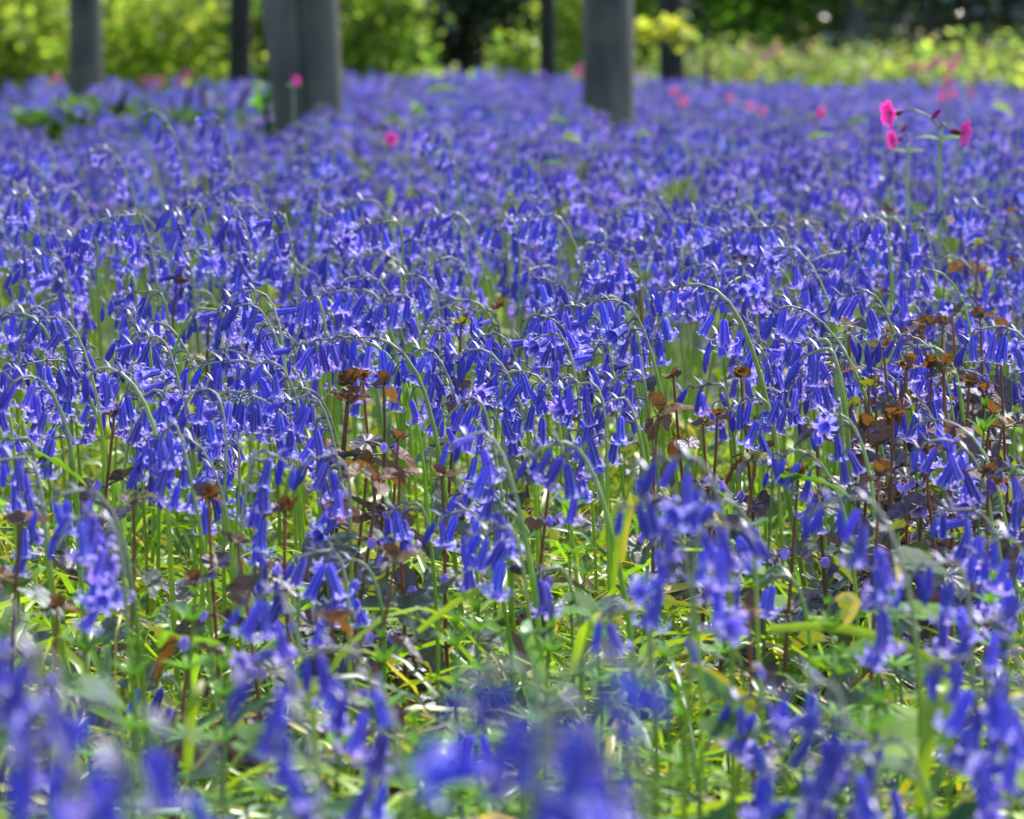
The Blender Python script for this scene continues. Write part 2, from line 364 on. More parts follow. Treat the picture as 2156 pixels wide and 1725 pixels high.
H = [ # apex x,y, d, tip x,y, base x, n [, r0]
 (1470,600,3.0,1372,650,1735,9,.0026),(1290,632,3.0,1225,665,1470,9,.002),(1672,645,2.95,1615,690,1930,9,.002),(1822,613,3.05,1745,660,1960,6,.0016),
 (1958,492,3.5,1922,540,2060,8),(1888,362,4.2,1850,420,1960,9),(2105,688,2.9,2032,760,2290,8,.0019),(1940,848,2.8,1893,895,2040,6),
 (1774,872,2.6,1705,920,1870,6,.0019),(1690,948,2.5,1637,1000,1840,7),(1985,885,2.65,1930,905,2190,7),(1990,925,2.5,1928,960,2160,9,.002),
 (2037,1072,2.3,1995,1095,2170,8,.002),(786,710,2.8,727,738,985,8,.0022),(899,735,2.85,850,790,1030,9,.0019),(1019,735,2.85,950,765,1150,9,.0021),
 (1049,703,3.0,988,728,1160,8),(1166,704,3.0,1120,730,1260,6),(1129,584,3.2,1170,625,1075,8,.0018),(769,582,3.2,715,600,915,8,.002),(869,578,3.25,835,600,980,6),
 (1200,795,2.8,1160,850,1300,10,.002),(1240,806,2.75,1196,842,1300,7),(1102,782,2.85,1025,812,1230,7),(1006,842,2.7,950,895,1090,8,.0019),
 (1019,913,2.35,945,950,1160,8,.0024),(1186,932,2.35,1115,975,1350,6,.0024),(1019,1023,2.6,975,1045,1100,4),(986,1075,2.45,945,1110,1090,5,.0018),
 (1085,1078,2.4,1068,1095,1130,2),(1319,838,2.75,1290,866,1360,4),(1336,782,2.95,1284,840,1400,6),(1212,643,3.1,1184,675,1350,7),
 (533,640,3.0,475,670,640,9,.002),(533,612,3.1,490,640,660,7),(130,667,2.95,65,700,250,7),(327,708,2.9,285,750,430,9,.0019),(233,775,2.7,205,815,385,7,.0024),
 (567,762,2.75,515,800,700,9,.0021),(650,832,2.65,608,880,760,10,.002),(70,792,2.6,0,855,200,9,.0024),(43,965,2.4,-20,990,145,8,.0022),(50,922,2.5,5,950,110,5),
 (175,1032,2.1,110,1090,330,9,.0024),(205,1085,2.05,170,1150,300,8,.002),(440,820,2.7,410,880,470,11,.0019),(545,950,2.4,600,1010,480,9,.002),
 (327,233,4.6,300,270,420,11,.0019),(460,247,4.6,430,280,520,9,.0019),(223,313,4.5,180,340,330,8),(143,400,4.0,105,430,260,8,.0018),(433,467,3.7,410,500,590,8,.002),
 (127,473,3.4,80,510,290,8,.0019),(283,447,3.5,240,490,400,8,.0019),(63,340,4.5,35,380,130,8),(633,357,4.8,600,385,700,7),(932,277,4.6,905,320,985,8,.0018),
 (1246,430,4.0,1215,465,1330,8,.0018),(1415,487,3.7,1360,520,1480,9,.0018),(1166,490,4.0,1140,520,1220,7),(1737,397,4.2,1690,430,1830,8,.0018),(1547,380,4.3,1515,420,1600,8),
 (1787,527,3.5,1720,560,1860,7),(1480,557,3.1,1440,600,1560,5),(1100,540,3.7,1060,575,1170,7),
 # nearer, out of focus
 (5,1280,1.5,-50,1330,200,8,.0022),(80,1400,1.4,30,1470,170,9,.002),(215,1500,1.25,175,1560,330,7),(395,1570,1.3,360,1620,450,4),
 (120,1625,1.2,60,1680,220,9),(290,1640,1.2,240,1700,380,6),(600,1250,1.9,530,1290,690,6,.0018),(600,1440,1.5,520,1500,740,9,.002),
 (800,1450,1.7,750,1500,880,7),(735,1365,1.8,700,1390,790,4),(1110,1425,1.2,1030,1500,1230,11,.002),(1215,1410,1.15,1275,1440,1130,7,.002),
 (1240,1570,1.2,1150,1640,1370,10),(1060,1530,1.2,990,1590,1130,8),(1290,1500,1.25,1230,1560,1370,6),(1330,1620,1.3,1290,1680,1400,4),(1055,1525,1.95,990,1570,1090,3),(1340,1285,2.0,1316,1300,1365,2,.0024),
 (1465,962,1.95,1375,1010,1560,9,.002),(1400,1045,1.95,1345,1090,1470,7,.0018),(1500,1105,1.85,1545,1140,1450,6,.0018),(1535,1055,2.2,1490,1090,1620,7,.0018),(1515,1330,2.1,1500,1345,1560,1),
 (1610,1468,1.9,1550,1500,1670,5,.0018),(1740,1440,1.6,1680,1500,1840,9,.0022),(1790,1530,1.6,1730,1580,1880,9,.002),(1700,1620,1.6,1640,1650,1760,5),(1900,1560,1.8,1870,1600,2000,4,.0018),
 (2110,1300,1.8,2050,1350,2200,8),(2050,1385,1.7,2000,1450,2130,8,.002),(2150,1440,1.7,2090,1500,2230,6),
 (1830,1050,1.95,1730,1100,1960,10,.0022),(1990,1182,2.0,1920,1240,2120,9,.0022),(2130,1130,2.1,2080,1180,2230,7),(365,1430,2.35,340,1445,390,2),(610,1185,2.4,590,1215,590,5),
 (690,1160,2.3,650,1190,740,6,.0018),(760,1180,2.35,730,1210,800,4),(1070,1110,2.25,1000,1150,1130,6,.0018),(1185,1195,2.3,1160,1210,1210,2),(2150,980,2.5,2100,1020,2230,8),
 (1600,840,2.8,1560,880,1660,5),(1738,715,2.8,1700,745,1768,6,.0034),(1752,735,2.75,1725,765,1775,4,.0026),(1660,1210,2.3,1640,1230,1700,2),(700,960,2.5,650,1000,760,8,.0019),(880,1060,2.5,850,1090,920,3),
]
for h in H:
    h = list(h)
    if h[1] < 350: h[2] *= 1.03
    elif h[1] < 510: h[2] *= 1.2
    elif h[1] < 600 and h[2] > 3: h[2] *= 1.08
    if h[2] <= 1.5: h[2] *= .93; h[1] -= 25; h[4] -= 25
    elif h[2] <= 2.3: h[3] += (h[3]-h[0])*.3
    hero(*h)
N_HERO = len(H)
# the remaining nearer plants, scattered but kept apart
def in_view(x, y, m=1.12): return abs(x) < y*.118*m + .02
pts = [(h_["o"].location.x, h_["o"].location.y) for h_ in HEROES]
def open_patch(x, y):
    """the leafy gaps in the carpet"""
    px, py = to_px((x, y, .24))
    if y > 3.05: return False
    if y < 2.3: return True
    if y < 2.75 and px > 650: return True
    if 900 < px < 1400 and y < 2.75: return True
    if px > 1250 and y < 2.55 and px < 1650: return True
    return False
tries = 0
while len(HEROES) < 325 and tries < 60000:
    tries += 1
    y = sqrt(U(2.3**2, 4.15**2)); x = U(-1, 1)*(y*.118*1.06)
    if open_patch(x, y): continue
    if y < 3.0 and U() < .35: continue
    if min((x-a)**2 + (y-b)**2 for a, b in pts) < (.045 if y > 3 else .06)**2: continue
    pts.append((x, y))
    ha = U(.20, .27) if y < 3.4 else U(.235, .325)
    if y < 3.0: ha = U(.215, .27)
    az = (pi if U() < .74 else 0) + rng.normal(0, .6)
    n = int(rng.integers(6, 13))
    if U() < .3: bluebell((x, y, float(gz(x, y))), ha, U(.0, .03), U(.008, .022), U(.015, .045), az, n, U(.0013, .0021))
    else: bluebell((x, y, float(gz(x, y))), ha, U(.01, .06), U(.02, .06), U(.008, .05), az, n, U(.0013, .0021))

# ---- one descriptive label for each
NUMW = "no one two three four five six seven eight nine ten eleven twelve thirteen".split()
ORD = ["", "first", "second", "third", "fourth", "fifth", "sixth", "seventh", "eighth", "ninth", "tenth", "eleventh", "twelfth", "thirteenth", "fourteenth", "fifteenth", "sixteenth", "seventeenth", "eighteenth", "nineteenth", "twentieth"]
BANDS = ["nearest, most blurred band", "blurred band above the front clumps", "soft band over the leafy clearing", "band at the clearing's far edge", "band just before the sharpest flowers",
         "sharpest band", "band just behind the sharpest flowers", "band beside the bronze ground ivy tops", "first softening band of the carpet", "second softening band of the carpet",
         "third softening band of the carpet", "fourth softening band of the carpet", "fifth softening band of the carpet", "sixth softening band of the carpet", "farthest separable band"]
hs = sorted(HEROES, key=lambda q: q["d"])
per = int(math.ceil(len(hs)/len(BANDS)))
for b in range(len(BANDS)):
    band = sorted(hs[b*per:(b+1)*per], key=lambda q: q["apex"][0])
    for i, q in enumerate(band):
        side = "left" if cos(q["az"]) < 0 else "right"
        look = ("tall " if q["h"] > .275 else "short " if q["h"] < .2 else "") + f"bluebell nodding {side}"
        k = i+1; m = len(band)
        pos = (ORD[k] + " from left") if k <= (m+1)//2 else (ORD[m-k+1] + " from right")
        q["o"]["label"] = f"{look}, {pos} in {BANDS[b]}"

# ---- the rest of the carpet: past 300, one mass
def plant_template(lod, n=None, h=None):
    n = n or int(rng.integers(6, 11))
    P, s, s0, flo = plan(h or (U(.24, .33) if lod == 1 else U(.24, .30)), U(.01, .05), U(.02, .055), U(.006, .045), U(-.3, .3), n)
    mb = stem_mesh(P, s, s0, flo, U(.0014, .002), lod, STEMG*.9 + STEMB*.25)
    for (e, d, typ, sz, sp, *_r) in flo:
        g = (BELLS if typ[0] == 'bell' else BUDS)[lod][typ[1]]
        if lod == 2: sz *= 1.12
        mb.add(*place(g.arrays(), rot_to(d, sp), e, sz))
    return mb.arrays()
def scatter(mb, temps, X, Y, AZ, SC_, TINT):
    which = rng.integers(0, len(temps), len(X)); Zg = gz(X, Y)
    for k, (v, f, c) in enumerate(temps):
        i = np.where(which == k)[0]
        if not len(i): continue
        ca, sa = np.cos(AZ[i])[:, None], np.sin(AZ[i])[:, None]
        s_ = SC_[i][:, None]
        vx = (v[None, :, 0]*ca - v[None, :, 1]*sa)*s_ + X[i][:, None]
        vy = (v[None, :, 0]*sa + v[None, :, 1]*ca)*s_ + Y[i][:, None]
        vz = v[None, :, 2]*s_ + Zg[i][:, None]
        V = np.stack([vx, vy, vz], -1).reshape(-1, 3)
        F = (f[None] + (np.arange(len(i))*len(v))[:, None, None]).reshape(-1, 4)
        Cc = (c[None]*TINT[i][:, None, :]).reshape(-1, 3)
        mb.add(V, F, Cc)
def spots(y0, y1, dens, margin=1.2, extra=.25):
    n = int(dens*(y1**2-y0**2)*.118*margin + dens*(y1-y0)*2*extra)
    y = np.sqrt(U(y0**2, y1**2, n)); x = U(-1, 1, n)*(y*.118*margin + extra)
    return x, y
def tints(n):
    b = U(.8, 1.2, n)
    return np.stack([b*U(.85, 1.2, n), b*U(.9, 1.12, n), b], 1)
def bare(x, y):
    """patches of leaves between the flowers"""
    v = np.sin(x*3.1+1.3*y)*np.sin(y*1.9-x*1.2+.7) + .6*np.sin(x*7.3-y*3.1)
    keep = v < 1.05
    keep &= ~((x > -1.35) & (x < -.62) & (y > 9.6) & (y < 12.0) & (rng.random(len(x)) < .6))
    return keep
mb = MB()
T1 = [plant_template(1) for _ in range(16)]
x, y = spots(4.15, 8.5, 150); k = bare(x, y); x, y = x[k], y[k]
scatter(mb, T1, x, y, np.where(rng.random(len(x)) < .7, pi, 0)+rng.normal(0, .7, len(x)), U(.84, 1.06, len(x)), tints(len(x)))
T2 = [plant_template(2, n=9) for _ in range(14)]
x, y = spots(8.5, 21.0, 108); k = bare(x, y); x, y = x[k], y[k]
edge = 17.2 + 3.2*np.exp(-((x+.25)/.55)**2) + .5*np.sin(x*1.9)
k = y < edge; x, y = x[k], y[k]
scatter(mb, T2, x, y, U(0, 6.28, len(x)), U(.80, 1.05, len(x)), tints(len(x)))
tag(mb.obj("bluebell_carpet", M_PETAL), "dense violet blue carpet of bluebells running back to the trees", "bluebells", None, "stuff")

# ------------------------------------------------------------------ ground
def ground_sheet():
    xs = np.concatenate([np.linspace(-150, -8, 14), np.linspace(-7, 7, 60), np.linspace(8, 150, 14)])
    ys = np.concatenate([np.linspace(-40, 0, 6), np.linspace(.4, 24, 110), np.linspace(25, 200, 24)])
    X, Y = np.meshgrid(xs, ys)
    Z = gz(X, Y) - .004
    Z = Z + np.where(Y > 40, np.minimum((Y-40)*.35, 9), 0)
    v = np.stack([X, Y, Z], -1).reshape(-1, 3)
    m = MB(); m.add(v, grid_faces(len(ys), len(xs)), (.03, .04, .01))
    return tag(m.obj("ground", M_SOIL), "dark woodland soil under leaves and flowers", None, None, "structure")
ground_sheet()

# ------------------------------------------------------------------ strap leaves and ground cover (uncountable)
G1, G2, G3, GY, GS = map(np.array, ([.28, .40, .03], [.18, .33, .035], [.12, .22, .09], [.42, .38, .05], [.50, .38, .18]))
def leaf_color():
    r = U()
    if r < .38: c = G1
    elif r < .68: c = G2
    elif r < .90: c = G3
    elif r < .97: c = GY
    else: c = GS
    return c*U(.75, 1.25)
def strap(mb, x, y, L, az, lay, wd, segs, col=None, cols=3, z0=None):
    A = np.array([cos(az), sin(az), 0.]); Z = np.array([0, 0, 1.])
    b = np.array([x, y, float(gz(x, y)) if z0 is None else z0])
    h = L*(1-lay)*U(.45, .75) + .015
    r = L*(.35+.6*lay)
    tz = max(U(-.2, .55)*h, .003 - 0*h)
    P = bez(b, b + A*r*U(.0, .25) + Z*h*1.05, b + A*r*.75 + Z*h*U(.9, 1.25), b + A*r*U(.9, 1.15) + Z*tz + np.array([U(-.02, .02), U(-.02, .02), 0]), segs)
    t = np.linspace(0, 1, segs)
    W = wd*np.minimum(1, (1.02-t)*3.2)*np.minimum(1, .6+t*2)*.5
    c = leaf_color() if col is None else np.asarray(col)
    C = np.tile(c, (segs, 1))
    if U() < .22: C[-max(1, segs//4):] = GY*U(.8, 1.1)
    N = norm(Z + A*.3 + np.array([U(-.7, .7), U(-.7, .7), 0]))
    ribbon(mb, P, W, N, C, fold=.35 if cols == 3 else 0, cols=cols)
mb = MB()
x, y = spots(1.6, 5.0, 1800, 1.15, .03)
for xi, yi in zip(x, y):
    if yi < 3: strap(mb, xi, yi, U(.14, .36), U(0, 6.28), U(.35, 1.0), U(.003, .0075), 9)
    elif U() < .6: strap(mb, xi, yi, U(.10, .26), U(0, 6.28), U(.15, .8), U(.004, .008), 6)
x, y = spots(1.6, 3.3, 1500, 1.15, .03)
for xi, yi in zip(x, y): strap(mb, xi, yi, U(.08, .24), U(0, 6.28), U(.1, .95), U(.0014, .0034), 8, [G1, G2, GY, G1*1.15][int(rng.integers(0, 4))]*U(.8, 1.2) if U() < .9 else GS)
x, y = spots(5.0, 20.0, 42)
for xi, yi in zip(x, y): strap(mb, xi, yi, U(.15, .28), U(0, 6.28), U(.1, .6), U(.007, .011), 5, G1*U(.6, 1.1), 2)
tag(mb.obj("bluebell_foliage", M_BLADE), "tangle of glossy narrow green strap leaves covering the ground", "leaves", None, "stuff")

def leafblade(mb, p, d, nrm, L, Wd, C, cup=.15, rows=5, scallop=0):
    """broad leaf: p base, d direction"""
    t = np.linspace(0, 1, rows)
    prof = np.sin(np.clip(t, .04, .99)**.75*pi)**.7
    d = norm(d); P = p + d[None]*(t*L)[:, None] - np.array([0, 0, 1.])*(t**2*L*cup)[:, None]
    ribbon(mb, P, prof*Wd*.5, nrm, C, fold=.3, cols=3)
mb = MB()
x, y = spots(1.6, 4.6, 300, 1.15, .03)
for xi, yi in zip(x, y):
    a = U(0, 6.28); el = U(-.2, .9); z = U(.005, .055)
    L = U(.010, .024); c = leaf_color()*np.array([.85, 1, 1]) if U() > .1 else np.array([.10, .10, .085])
    d = np.array([cos(a)*cos(el), sin(a)*cos(el), sin(el)])
    leafblade(mb, np.array([xi, yi, gz(xi, yi)+z]), d, norm([U(-.5, .5), U(-.5, .5), 1]), L, L*U(.3, .7), c, .25, 4)
tag(mb.obj("low_herbs", M_HERB), "small green herb leaves filling the gaps at ground level", "leaves", None, "stuff")

# ------------------------------------------------------------------ single strap leaves that stand out
def lone_leaf(pix, d, wd, col, label, tipcol=None):
    m = MB(); W3 = [at(px, py, d + dd) for px, py, dd in pix]
    base = W3[0].copy()
    ctrl = np.array(W3) - base
    n = len(ctrl); t = np.linspace(0, n-1, 8*(n-1)+1)
    # Catmull-Rom through the traced points
    out = []
    for q in t:
        i = min(int(q), n-2); f = q-i
        p0, p1, p2, p3 = ctrl[max(i-1, 0)], ctrl[i], ctrl[i+1], ctrl[min(i+2, n-1)]
        out.append(.5*((2*p1)+(-p0+p2)*f+(2*p0-5*p1+4*p2-p3)*f*f+(-p0+3*p1-3*p2+p3)*f**3))
    P = np.array(out); s = np.linspace(0, 1, len(P))
    W = wd*.5*np.minimum(1, (1.015-s)*4)*(.75+.25*np.minimum(1, s*3))
    C = np.tile(np.asarray(col, float), (len(P), 1))
    if tipcol is not None:
        k = np.clip((s-.7)/.25, 0, 1)[:, None]; C = C*(1-k) + np.asarray(tipcol)*k
    ribbon(m, P, W, np.array([.15, -1, .25]), C, fold=.3)
    o = m.obj("strap_leaf", M_BLADE); o.location = tuple(base)
    tag(o, label, "leaf", "strap leaves standing out of the tangle")
lone_leaf([(1935,1700,0),(1950,1560,0),(1962,1455,.01),(1975,1440,.02),(1990,1460,.01),(1990,1560,0),(1985,1650,-.01)], 1.88, .0075, G1*.9, "broad green strap leaf bent double like a hairpin, lower right clearing")
lone_leaf([(395,1620,0),(400,1530,0),(410,1470,.0),(428,1430,.01)], 2.0, .0055, G1*.85, "upright blunt green leaf with a browned tip beside the blurred left clumps", GS)
lone_leaf([(1205,1420,0),(1225,1340,0),(1250,1310,0),(1270,1290,.02)], 2.15, .0055, G1, "upright yellow green leaf turning orange at its curled tip", (.45,.22,.02))
lone_leaf([(1150,1440,0),(1120,1370,0),(1108,1330,0),(1114,1305,.02)], 2.15, .006, G3*1.5, "slim pale leaf curling over at the tip above the central blurred clump")
lone_leaf([(1310,1180,0),(1318,1110,0),(1326,1070,0),(1326,1035,0)], 2.45, .004, GY*1.1, "short upright yellow blade in front of the grey ivy leaves")
lone_leaf([(1620,1325,0),(1740,1320,0),(1860,1345,0),(1960,1390,.02),(2050,1440,.03)], 2.15, .005, G1*.95, "long green leaf arching sideways over the lower right clearing")
lone_leaf([(1437,1405,0),(1500,1430,0),(1560,1475,0),(1600,1500,.02)], 2.05, .008, GY, "yellowed leaf sloping down behind the lower right bells")
lone_leaf([(340,1365,0),(350,1340,.0),(375,1350,0),(450,1360,0),(500,1400,.02)], 2.2, .006, G2*1.3, "slender leaf bowed sideways below the left ground ivy")
lone_leaf([(880,1330,0),(930,1290,0),(990,1250,0),(1052,1225,0)], 2.25, .0035, G1, "thin round stalk slanting up across the central clearing")
lone_leaf([(1290,1240,0),(1300,1150,0),(1312,1090,0),(1318,1070,0)], 2.3, .0038, G1*.8, "wide upright light green leaf left of the near clump of bells")
lone_leaf([(1600,1620,0),(1560,1500,0),(1500,1440,0),(1437,1400,.02)], 1.95, .006, G3*1.3, "narrow bluish leaf slanting up to the left near the frame bottom")
lone_leaf([(1900,1180,0),(1893,1185,0),(1895,1215,0),(1902,1240,0)], 2.2, .005, (.5,.42,.22), "withered cream leaf tip hanging in the right clearing")
lone_leaf([(1770,1330,0),(1790,1300,.0),(1800,1270,0),(1780,1255,0),(1755,1265,0)], 2.2, .004, GS, "curled straw coloured leaf end in the right clearing")

# ------------------------------------------------------------------ ground ivy
IVY_G = "ground ivy stems with bronze scalloped leaves"
PURP = np.array([.085, .070, .095]); GREY = np.array([.085, .11, .10]); BRZ = np.array([.12, .05, .02]); OLV = np.array([.12, .12, .015])
def ivy_leaf(size, droop, col, cup=.35):
    """kidney-shaped leaf with rounded teeth and sunken veins; stalk from the origin, blade along +X"""
    m = MB(); na, nr = 41, 5
    th = np.linspace(-pi*.9, pi*.9, na); pt = .008
    rr = size*.5*(1 + .16*np.abs(np.sin(th*5.5)))*(1 - .38*np.exp(-((np.abs(th)-pi)**2)/.18))*(1 + .10*np.exp(-th**2/.2))
    p1, p2 = U(0, 6), U(0, 6)
    rows, cs = [], []
    for k in range(nr):
        f = .03 + .97*k/(nr-1)
        x = pt + size*.28 + rr*f*np.cos(th); yv = rr*f*np.sin(th)*1.08
        z = -droop*size*(x/size)**2 + cup*size*np.abs(yv/size)*.9 + size*.10*f*np.sin(th*2.3+p1)*np.cos(x/size*5+p2) + size*.035*f*np.cos(th*11)
        rows.append(np.stack([x, yv, z], 1))
        vein = .55 + .75*np.abs(np.sin(th*2.75))[:, None]**.5
        cs.append((col*(.8 + .3*f if k < nr-1 else 1.0))[None]*vein)
    m.add(np.concatenate(rows), grid_faces(nr, na), np.concatenate(cs))
    p = np.stack([np.array([0, 0, 0]), np.array([pt*.6, 0, .001]), np.array([pt + size*.28, 0, 0])]); tube(m, p, .0007, 4, np.array([.15, .06, .045]))
    return m
IVY_ME = {}
for nm, col, mt in (("purple", PURP, M_IVYD), ("grey", GREY, M_IVYG), ("bronze", BRZ, M_IVY), ("olive", OLV, M_IVYG)):
    IVY_ME[nm] = [ivy_leaf(.0175, U(-.2, .9), col, U(-.3, 1.1)).mesh("leaf", mt) for _ in range(9)]
def small_flower():
    m = MB(); c = np.array([.22, .17, .55])
    tube(m, [(0, 0, 0), (.003, 0, .001), (.007, 0, .002)], [.0008, .0011, .0022], 6, c*.8)
    for a, L, wd in ((-pi/2, .0075, .007), (-pi/2+1.1, .005, .004), (-pi/2-1.1, .005, .004), (pi/2+.35, .0035, .003), (pi/2-.35, .0035, .003)):
        d = np.array([.35, cos(a), sin(a)])
        leafblade(m, np.array([.007, 0, .002]), d, np.array([1., .05, .1]), L, wd, c*1.25 + .08, 0, 4)
    return m.mesh("small_flower", M_CAMP)
SF_ME = small_flower()
import mathutils
def set_local(o, p, ax, up, s=1.0):
    """local +X along ax, local Z near up"""
    x = norm(ax); y = norm(np.cross(up, x)); z = np.cross(x, y)
    o.matrix_local = mathutils.Matrix([[x[i]*s, y[i]*s, z[i]*s, p[i]] for i in range(3)] + [[0, 0, 0, 1]])
def ivy(px, py, d, bpx, scale=1.0, label=None, flowers=2, top="bronze", low="purple", nodes=4):
    a = at(px, py, d); b = at(bpx, py, d); base = np.array([b[0], d, float(gz(b[0], d))])
    t = thing("ground_ivy", tuple(base), label, "ground ivy", IVY_G)
    v = a - base
    P = bez(np.zeros(3), v*.35 + np.array([U(-.03, .03), U(-.02, .02), 0]), v*.7, v, 9)
    m = MB(); tube(m, P, np.linspace(.0017, .0009, 9), 5, np.array([.24, .09, .04])*U(.7, 1.2)); m.obj("stem", M_STEM, t)
    dirn = norm(v); ph = U(0, 3.14)
    for k in range(nodes):
        f = 1 - k*.165 - (U(.0, .07) if k else 0)
        if f <= .1: break
        p = v*f if f == 1 else np.array([np.interp(f, np.linspace(0, 1, 9), P[:, i]) for i in range(3)])
        ph += pi/2
        for sgn in (0, pi):
            an = ph + sgn + U(-.25, .25)
            el = (.6 if k == 0 else .05) + U(-.5, .5)
            ax = np.array([cos(an)*cos(el), sin(an)*cos(el), sin(el)])
            kind = (top if U() < .5 else 'purple') if k == 0 else (low if U() < .7 else "grey") if k > 1 else (low if U() < .82 else top)
            o = link("leaf", IVY_ME[kind][int(rng.integers(0, 9))], t)
            s = scale*(.46 if k == 0 else .70 + .17*k)*U(.75, 1.2)
            set_local(o, p, ax, norm(np.array([0, -.15, 1.]) + dirn*.3 + U(-.6, .6, 3)), s)
        if k == 0 and U() < .8:
            for an in (ph+pi/2, ph-pi/2):
                ax = np.array([cos(an)*.5, sin(an)*.5, .85])
                o = link("leaf", IVY_ME[top][int(rng.integers(0, 9))], t)
                set_local(o, p, ax, norm([U(-.3, .3), -.3, 1]), scale*.42)
        if flowers and k in (1, 2) and U() < .8:
            for _ in range(flowers):
                an = U(-2.6, -.5); o = link("flower", SF_ME, t)
                ax = np.array([cos(an), sin(an), .1]); set_local(o, p + ax*.004, ax, np.array([0, 0, 1.]), U(.6, .9))
    return t
IV = [ # top x,y, d, base x, scale, label
 (1418,800,2.9,1440,1.0,"bronze topped ground ivy peeping between stems right of the central bells"),
 (1385,880,2.6,1290,1.55,"large ground ivy with grey purple leaves on a red slanting stem"),
 (838,930,2.65,850,.9,"ground ivy with dark knotted top left of the central clearing"),
 (500,1150,2.3,560,1.1,"purple leaved ground ivy with a brown folded top, left of centre"),
 (412,1235,2.2,425,1.0,"ground ivy with an upright orange crown over two tiers of leaves"),
 (830,1185,2.25,700,1.15,"ground ivy leaning right with purple and orange leaves above the clearing"),
 (1580,1305,2.1,1585,.85,"small ground ivy with a straight red stem in the lower right clearing"),
 (45,1110,2.3,-20,1.15,"grey leaved ground ivy leaning in at the left frame edge"),
 (120,1290,2.2,130,1.1,"ground ivy with brown drooping leaves near the lower left clumps"),
 (735,820,2.8,750,1.3,"ground ivy with folded grey leaves under the arching left bells"),
 (700,1320,2.05,640,1.2,"low ground ivy with two broad silvery purple leaves"),
 (1300,555,3.9,1310,1.1,"orange tipped ground ivy standing among the middle distance bells"),
 (1345,600,3.6,1380,1.0,"olive ground ivy just below the orange tipped one"),
 (1570,555,3.8,1565,1.0,"ground ivy with upright orange leaves behind the tall arching stem"),
 (2120,450,4.4,2125,1.1,"rust coloured ground ivy at the right frame edge, farthest one"),
 (2020,470,4.2,2030,1.2,"brown ground ivy with a three pronged top under the pink campion"),
 (1870,450,4.3,1865,1.1,"small orange ground ivy below the tall drooping bells"),
 (1895,505,4.1,1890,1.1,"ground ivy with rounded rusty leaves left of the campion stalk"),
 (2060,520,3.9,2050,1.1,"golden brown ground ivy right of the campion stalk"),
 (1945,690,3.2,1940,1.1,"dark red topped ground ivy in the thick right hand patch"),
 (1860,735,3.1,1855,1.1,"ground ivy with orange shoulder leaves at the patch's left end"),
 (1910,770,3.0,1900,1.1,"ground ivy with violet flowers in the centre of the patch"),
 (1985,790,3.0,1990,1.1,"ground ivy with golden leaves right of the patch centre"),
 (2040,820,2.95,2050,1.2,"tall purple ground ivy beside a thick green bluebell stem"),
 (1830,820,2.9,1820,1.1,"ground ivy with olive cupped leaves under the arched bells"),
 (1790,860,2.85,1790,1.0,"small yellow centred ground ivy below the paired thick stems"),
 (1880,900,2.75,1860,1.2,"ground ivy with long dark horizontal leaves"),
 (1950,960,2.65,1960,1.2,"ground ivy with wavy purple leaves behind the right hand bells"),
 (2110,900,2.8,2115,1.1,"ground ivy with drooping brown leaves near the right edge"),
 (1720,920,2.7,1720,1.1,"ground ivy with grey leaves between two green stems"),
 (1510,880,2.75,1500,.9,"rusty ground ivy tip right of the tallest stem"),
 (1560,800,2.9,1555,.9,"slim ground ivy right of the red stemmed large one"),
 (1480,900,2.8,1470,1.0,"thin stemmed ground ivy with tiny top behind the large one"),
 (1590,975,2.5,1590,1.0,"ground ivy with a small golden crown by the thick leaning stem"),
 (1850,1010,2.4,1850,1.2,"ground ivy with orange leaf above a silvery one"),
 (760,480,4.2,765,1.0,"far orange ground ivy left of the middle bells"),
 (372,600,3.6,375,.9,"dark red ground ivy tip deep in the left bells"),
 (440,655,3.4,440,1.0,"yellow green ground ivy in the left of the carpet"),
 (1045,655,3.4,1045,.9,"orange dot of ground ivy above the central arches"),
 (970,690,3.2,975,1.1,"yellowish ground ivy behind the central arches"),
 (240,880,2.7,245,1.1,"shaded ground ivy under the left arching bells"),
 (280,1060,2.45,270,1.2,"golden brown ground ivy with a grey leaf in the left bells"),
 (440,1060,2.4,445,1.1,"ground ivy with curled bronze leaf left of the pale stem"),
 (1160,985,2.55,1170,1.0,"ground ivy with a small fork of leaves in the middle of the clearing"),
 (930,1010,2.6,930,1.1,"ground ivy with silvery leaves behind the soft central bells"),
 (790,1020,2.5,800,1.1,"dark green ground ivy with violet flowers beneath it"),
 (1680,1010,2.5,1690,1.0,"ground ivy beside the nettle like leaves on the right"),
 (2080,1010,2.5,2090,1.1,"ground ivy behind the right hand arch of bells"),
 (1985,690,3.3,1990,1.0,"second red topped ground ivy of the thick right patch"),
 (600,1080,2.4,605,1.0,"ground ivy hidden low between the left stems"),
]
ORDI = "first second third fourth fifth sixth seventh eighth ninth tenth eleventh twelfth".split()
for row, (n_, x0_, x1_, y0_, d_, nm_) in enumerate([(8, 1760, 2130, 690, 3.25, "back row of the thick right patch"), (7, 1740, 2150, 800, 2.95, "middle row of the thick right patch"),
        (4, 1760, 2140, 890, 2.75, "front row of the thick right patch"), (3, 690, 850, 830, 2.8, "dark cluster under the left arches"), (2, 730, 850, 965, 2.5, "low dark cluster left of the clearing"),
        (5, 1820, 2150, 545, 3.9, "rusty row below the campion")]):
    for k_ in range(n_):
        xx = x0_ + (x1_-x0_)*(k_+U(.1, .9))/n_
        IV.append((xx, y0_+U(-35, 45), d_+U(-.08, .08), xx+U(-35, 35), U(.95, 1.35), f"ground ivy, {ORDI[k_]} from left in the {nm_}"))
